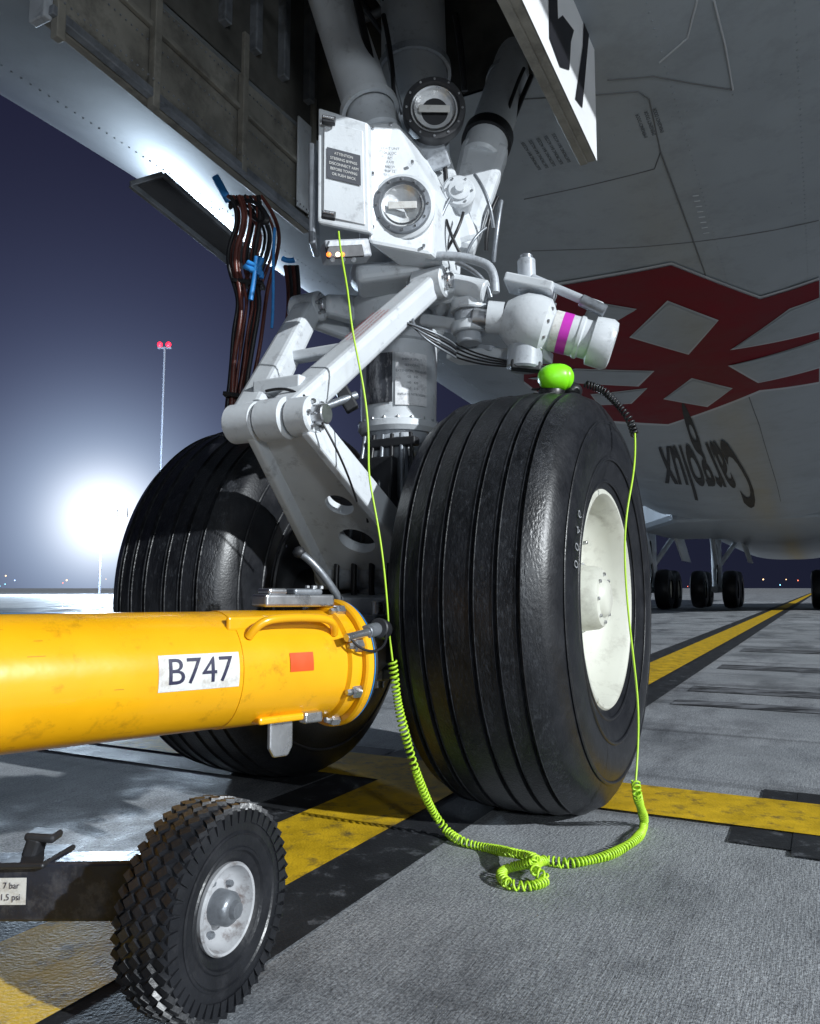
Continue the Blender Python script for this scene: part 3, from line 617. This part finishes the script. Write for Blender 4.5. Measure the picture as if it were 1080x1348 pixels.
# dolly
beamL=P(-140,1168,1.40); beamR=P(190,1165,1.33)
FRM=mat('dolly_frame_paint',(.022,.026,.04),.42,.1,.4,12,.08,60,(.12,.12,.13),.6,18)
boxb('dolly_frame_beam',beamR,beamL,Z,.092,.06,FRM,TB,bevel=.006)
boxb('dolly_cross_plate',P(20,1128,1.37),P(80,1127,1.36),Z,.01,.10,DARK,TB)
boxb('dolly_post',P(42,1127,1.37),P(52,1098,1.37),Vector((1,0,0)),.024,.04,DARK,TB)
boxb('dolly_post_cap',P(38,1098,1.37),P(78,1101,1.37),Z,.014,.04,DARK,TB)
cyl('dolly_upright',P(-120,1150,1.38),Vector((P(-120,1150,1.38).x,P(-120,1150,1.38).y,.45)),.035,DARK,TB)
bd=(beamR-beamL).normalized(); bs=Vector((bd.y,-bd.x,0)).normalized()
if bs.y>0: bs=-bs
lc=P(6,1170,1.33); lc=beamL+bd*((lc-beamL).dot(bd))+bs*.0315
mk('pressure_label',[lc-bd*.05-Z*.018,lc+bd*.036-Z*.018,lc+bd*.036+Z*.024,lc-bd*.05+Z*.024],[(0,1,2,3)],LABEL,TB)
text_mesh('pressure_label_text','7 bar',.014,lambda x,y:lc+bd*(x+.010)+Z*(y+.012)+bs*.0015,INK,TB,0)
text_mesh('pressure_label_text_b','101,5 psi',.014,lambda x,y:lc+bd*(x+.002)+Z*(y-.006)+bs*.0015,INK,TB,0)
WN=Vector((math.sin(rad(114)),math.cos(rad(114)),0)); wc=Vector((-.330,1.30,.172))
DW=empty('dolly_wheel'); DW.parent=TB
wnew=Vector((-.318,1.295,.165)); DW.scale=(.94,.94,.94); DW.location=wnew-wc*.94
lathe('dolly_tyre',[(-.03,.066),(-.042,.08),(-.050,.105),(-.050,.135),(-.044,.158),(-.02,.167),(.02,.167),(.044,.158),(.050,.135),(.050,.105),(.042,.08),(.03,.066)],wc,WN,TYREW,DW,72,50)
lathe('tyre_rib',[(.0445,.088),(.049,.091),(.050,.095),(.047,.098)],wc,WN,TYREW,DW,72)
lathe('tyre_rib2',[(.050,.115),(.0525,.118),(.051,.122)],wc,WN,TYREW,DW,72)
ax,e1,e2=basis(WN); V=[];Fc=[]
nb=46
for i in range(nb):
    for row,(x0,rr0,w,hh,tw) in enumerate(((-.042,.160,.019,.010,.6),(-.022,.1675,.020,.007,-.7),(0,.169,.018,.006,.7),(.022,.1675,.020,.007,-.7),(.042,.160,.019,.010,.6),(.0490,.146,.006,.022,.0))):
        a=2*math.pi*(i+(.5 if row%2 else 0))/nb
        d=e1*math.cos(a)+e2*math.sin(a); t=-e1*math.sin(a)+e2*math.cos(a)
        uu=(ax*math.cos(tw)+t*math.sin(tw)); vv=(t*math.cos(tw)-ax*math.sin(tw))
        c=wc+ax*x0+d*rr0; hw,hv,hd=w/2,.0078,hh/2
        o=len(V)
        for sx in(-1,1):
            for sy in(-1,1):
                for sz in(-1,1):
                    k=.85 if sz>0 else 1
                    V.append(c+uu*hw*sx*k+vv*hv*sy*k+d*hd*sz)
        Fc+=[tuple(o+x for x in q) for q in((0,1,3,2),(4,6,7,5),(0,4,5,1),(2,3,7,6),(0,2,6,4),(1,5,7,3))]
mk('dolly_tyre_tread',V,Fc,TYREW,DW)
RIMG=mat('dolly_rim_paint',(.42,.43,.45),.4,.1,.25,10,.05,60,(.08,.05,.04),.9,30)
k=.84
lathe('dolly_rim',[(.030,.084*k),(.042,.086*k),(.046,.083*k),(.044,.079*k),(.030,.075*k),(.018,.066*k),(.012,.05*k),(.016,.042*k),(.020,.036*k),(.020,.001)],wc,WN,RIMG,DW,56,40)
lathe('dolly_hub',[(.015,.034*k),(.046,.032*k),(.052,.026*k),(.054,.018*k),(.062,.015*k),(.064,.0005)],wc,WN,GREY,DW,32,40)
bolts('dolly_wheel_bolts',wc+WN*.014,WN,.043,5,.006,.010,GREY,DW)
lathe('dolly_rim_back',[(-.04,.07),(-.03,.06),(-.03,.001)],wc,WN,RIMG,DW,56,40)
cyl('dolly_axle',wc-WN*.16,wc-WN*.03,.02,DARK,DW)
boxb('dolly_axle_arm',wc-WN*.10,beamR+bd*(-.02),Z,.05,.04,DARK,DW)

# ================= HEADSET + CABLE
HS=empty('headset')
def ellipsoid(name,c,r,m,par,nu=28,nv=16):
    V=[];Fc=[]
    for j in range(nv+1):
        th=math.pi*j/nv
        for i in range(nu):
            ph=2*math.pi*i/nu; V.append(Vector(c)+Vector((r[0]*math.sin(th)*math.cos(ph),r[1]*math.sin(th)*math.sin(ph),r[2]*math.cos(th))))
    for j in range(nv):
        for i in range(nu): Fc.append((j*nu+i,j*nu+(i+1)%nu,(j+1)*nu+(i+1)%nu,(j+1)*nu+i))
    return mk(name,V,Fc,m,par,80)
hc=P(732,497,2.33)
lathe('ear_cup_shell',[(-.054,.0005),(-.052,.016),(-.044,.028),(-.030,.036),(-.012,.041),(.012,.0415),(.026,.039),(.028,.037),(.030,.0375),(.042,.031),(.050,.020),(.054,.0005)],hc,Vector((1,.15,.05)),LIME,HS,40,60)
lathe('ear_cup_cushion',[(-.02,.0005),(-.02,.034),(0,.040),(.01,.034),(.01,.0005)],hc-Z*.038+Vector((-.01,.02,0)),Z,BLACK,HS,32,60)
ellipsoid('ear_cup_second',P(752,515,2.42),(.035,.035,.028),BLACK,HS)
tube('headband',[hc+Vector((-.03,.03,-.01)),hc+Vector((0,.09,.015)),P(755,503,2.42),P(752,512,2.42)],.008,BLACK,HS)
tube('microphone_boom',[hc+Vector((-.03,0,-.02)),P(712,515,2.36),P(700,512,2.36)],.004,BLACK,HS)
def cat(pts,k=14):
    out=[];n_=len(pts)
    for i in range(n_-1):
        p0=pts[max(0,i-1)];p1=pts[i];p2=pts[i+1];p3=pts[min(n_-1,i+2)]
        for j in range(k):
            t=j/k; out.append(.5*((2*p1)+(p2-p0)*t+(2*p0-5*p1+4*p2-p3)*t*t+(3*p1-p0-3*p2+p3)*t**3))
    out.append(pts[-1]); return out
def coil(name,pts,R,pitch,r,m,par,pts_per=12):
    pp=cat(pts,20); ds=[0]
    for i in range(1,len(pp)): ds.append(ds[-1]+(pp[i]-pp[i-1]).length)
    T=ds[-1]; nst=int(T/pitch*pts_per); out=[]; idx=0; up=Vector((0.2,.3,1)).normalized(); e1=None; ph=0
    for k in range(nst+1):
        d=T*k/nst
        while idx<len(ds)-2 and ds[idx+1]<d: idx+=1
        t=(d-ds[idx])/max(1e-6,ds[idx+1]-ds[idx]); p=pp[idx].lerp(pp[idx+1],t); tg=(pp[idx+1]-pp[idx]).normalized()
        if e1 is None: e1=tg.cross(up).normalized()
        e1=(e1-tg*e1.dot(tg)).normalized(); e2=tg.cross(e1)
        ph+=2*math.pi/pts_per*(1+.2*math.sin(d*23)+.15*math.sin(d*61))
        rr=R*(1+.10*math.sin(d*37))
        out.append(p+(e1*math.cos(ph)+e2*math.sin(ph))*rr)
    return tube(name,out,r,m,par,False,1)
CB=empty('headset_cable')
cz=.012
def gz(u,v): return G(u,v,cz)
coil('black_coil',[P(770,505,2.36),P(795,515,2.36),P(818,538,2.34),P(830,555,2.32),P(836,573,2.30)],.009,.011,.0035,BLACK,CB)
tube('thin_cable_right',[P(836,570,2.30),P(838,610,2.27),P(826,660,2.2),P(821,720,2.2),P(826,800,2.2),P(836,880,2.2),P(842,940,2.18),P(840,990,2.17),P(837,1030,2.13)],.0028,LIMEC,CB)
coil('green_coil',[P(837,1028,2.13),P(840,1050,2.12),gz(848,1082),gz(838,1104),gz(800,1126),gz(750,1136),gz(715,1133),G(705,1145,.03),gz(718,1158),gz(700,1166),gz(672,1164),gz(660,1152),gz(672,1142),G(705,1134,.045),G(690,1126,.04),gz(650,1118),gz(610,1108),P(585,1090,2.16),P(560,1048,2.12),P(540,990,2.08),P(525,930,2.06),P(517,870,2.05)],.0098,.0115,.0028,LIMEC,CB,10)
tube('thin_cable_left',[P(517,870,2.05),P(513,840,2.05),P(510,790,2.04),P(503,720,2.04),P(492,660,2.04),P(484,620,2.04),P(487,570,2.04),P(478,500,2.05),P(462,430,2.06),P(459,380,2.07),P(448,330,2.1),P(446,305,2.16)],.0027,LIMEC,CB)

# ================= FLOODLIGHT, MAST, DISTANT LIGHTS
FM=empty('floodlight_mast')
fp=P(135,675,80)
MG=mat('mast_galvanised',(.12,.13,.16),.6,0,.1,3,0)
cyl('mast_pole',(fp.x,fp.y,0),(fp.x,fp.y,fp.z+1),.10,MG,FM)
FE=emis('floodlight_lens',(1,.98,.95),30)
for k in range(-2,3):
    c=fp+Vector((k*1.0,0,0)); boxb('flood_head',c+Vector((0,.15,0)),c+Vector((0,.5,.1)),Z,.9,.8,GREY,FM)
    mk('flood_lens',[c+Vector((-.35,0,-.35)),c+Vector((.35,0,-.35)),c+Vector((.35,0,.35)),c+Vector((-.35,0,.35))],[(0,1,2,3)],FE,FM)
OM=empty('obstruction_light_mast')
mp_=P(217,458,90)
cyl('mast_pole',(mp_.x,mp_.y,0),(mp_.x,mp_.y,mp_.z),.12,MG,OM)
boxb('mast_platform',mp_-Vector((.8,0,0)),mp_+Vector((.8,0,0)),Z,.15,.4,MG,OM)
RE=emis('obstruction_red',(1,.01,.03),4)
for dx in(-.5,.5): ellipsoid('red_lamp',mp_+Vector((dx,-.2,.35)),(.3,.3,.3),RE,OM,12,8)
ellipsoid('red_lamp_mid',P(213,660,90)+Vector((0,-.2,0)),(.2,.2,.2),RE,OM,12,8)
DL=empty('distant_airfield_lights')
dcol=[emis('distant_lamp_%d'%i,c,3) for i,c in enumerate([(.4,.6,1),(1,.6,.3),(1,.2,.1),(.3,.8,1)])]
for i in range(20):
    u=random.choice([random.uniform(-50,190),random.uniform(870,1100)]); y=random.uniform(250,420); z=random.uniform(1,6)
    p=P(u,770,y); p.z=z; s=random.uniform(.12,.3); ellipsoid('lamp',p,(s,s,s),dcol[i%4],DL,8,6)

# ================= LIGHT / WORLD / CAMERA
w=bpy.data.worlds.new('World'); bpy.context.scene.world=w; w.use_nodes=True; n=w.node_tree.nodes; l=w.node_tree.links; bg=n['Background']
tc=n.new('ShaderNodeTexCoord'); nz=n.new('ShaderNodeVectorMath'); nz.operation='NORMALIZE'; l.new(tc.outputs['Generated'],nz.inputs[0])
dp=n.new('ShaderNodeVectorMath'); dp.operation='DOT_PRODUCT'; l.new(nz.outputs[0],dp.inputs[0]); dp.inputs[1].default_value=ray(138,682).normalized()
om=n.new('ShaderNodeMath'); om.operation='SUBTRACT'; om.inputs[0].default_value=1; l.new(dp.outputs['Value'],om.inputs[1])
acc=None
def glow(width,amp,col):
    global acc
    d=n.new('ShaderNodeMath'); d.operation='MULTIPLY'; l.new(om.outputs[0],d.inputs[0]); d.inputs[1].default_value=-1/width
    e=n.new('ShaderNodeMath'); e.operation='EXPONENT'; l.new(d.outputs[0],e.inputs[0])
    c=n.new('ShaderNodeVectorMath'); c.operation='SCALE'; c.inputs[0].default_value=tuple(x*amp for x in col); l.new(e.outputs[0],c.inputs['Scale'])
    if acc is None: acc=c.outputs[0]
    else:
        a=n.new('ShaderNodeVectorMath'); a.operation='ADD'; l.new(acc,a.inputs[0]); l.new(c.outputs[0],a.inputs[1]); acc=a.outputs[0]
glow(.0012,1.2,(1,1,1)); glow(.006,.58,(.62,.80,1)); glow(.028,.17,(.42,.56,1)); glow(.15,.03,(.42,.42,.95))  # floodlight's foggy halo painted into the sky colour, no fog volume
sx=n.new('ShaderNodeSeparateXYZ'); l.new(nz.outputs[0],sx.inputs[0])
r=n.new('ShaderNodeValToRGB'); r.color_ramp.elements[0].position=0; r.color_ramp.elements[0].color=(.010,.012,.026,1); r.color_ramp.elements[1].position=.6; r.color_ramp.elements[1].color=(.006,.0065,.019,1); l.new(sx.outputs['Z'],r.inputs[0])
a=n.new('ShaderNodeVectorMath'); a.operation='ADD'; l.new(acc,a.inputs[0]); l.new(r.outputs[0],a.inputs[1]); l.new(a.outputs[0],bg.inputs[0]); bg.inputs[1].default_value=1.0
sd=bpy.data.lights.new('apron_floodlight_key','SUN'); sd.energy=4.8; sd.angle=rad(1.0); sd.color=(.92,.97,1)
so=bpy.data.objects.new('apron_floodlight_key',sd); bpy.context.scene.collection.objects.link(so)
az,el=rad(130),rad(23); dirv=Vector((math.sin(az)*math.cos(el),math.cos(az)*math.cos(el),math.sin(el)))
so.rotation_euler=dirv.to_track_quat('Z','Y').to_euler(); so.location=dirv*20
pd=bpy.data.lights.new('floodlight_lamp','POINT'); pd.energy=85000; pd.shadow_soft_size=1.5; pd.color=(.65,.82,1)
po=bpy.data.objects.new('floodlight_lamp',pd); bpy.context.scene.collection.objects.link(po); po.location=fp+Vector((0,-1.5,0)); po.parent=FM
# unseen fill lamp on a stand, added behind the camera to brighten gear and belly
FILL=empty('added_fill_light'); wp=Vector((1.3,-2.4,1.5))
boxb('fill_lamp_head',wp+Vector((0,-.12,0)),wp+Vector((0,-.02,0)),Z,.3,.4,GREY,FILL)
for k in range(3):
    a=k*2.094; tube('fill_lamp_leg',[wp+Vector((0,-.1,-.15)),Vector((wp.x+.5*math.cos(a),wp.y-.1+.5*math.sin(a),.01))],.015,DARK,FILL,False)
ld=bpy.data.lights.new('added_fill_lamp','AREA'); ld.shape='RECTANGLE'; ld.size=.5; ld.size_y=.35; ld.energy=70; ld.color=(.85,.93,1)
lo=bpy.data.objects.new('added_fill_lamp',ld); bpy.context.scene.collection.objects.link(lo); lo.location=wp; lo.parent=FILL
lo.rotation_euler=(wp-Vector((0,2.6,2.0))).to_track_quat('Z','Y').to_euler()
cd=bpy.data.cameras.new('camera'); co=bpy.data.objects.new('camera',cd); bpy.context.scene.collection.objects.link(co)
co.location=(0,0,CH); co.rotation_euler=(rad(95.5),0,0); cd.sensor_fit='VERTICAL'; cd.sensor_height=24; cd.lens=FL*24/1348; cd.clip_start=.05; cd.clip_end=4000
sc=bpy.context.scene; sc.camera=co; sc.view_settings.view_transform='Standard'; sc.view_settings.look='None'; sc.view_settings.exposure=0
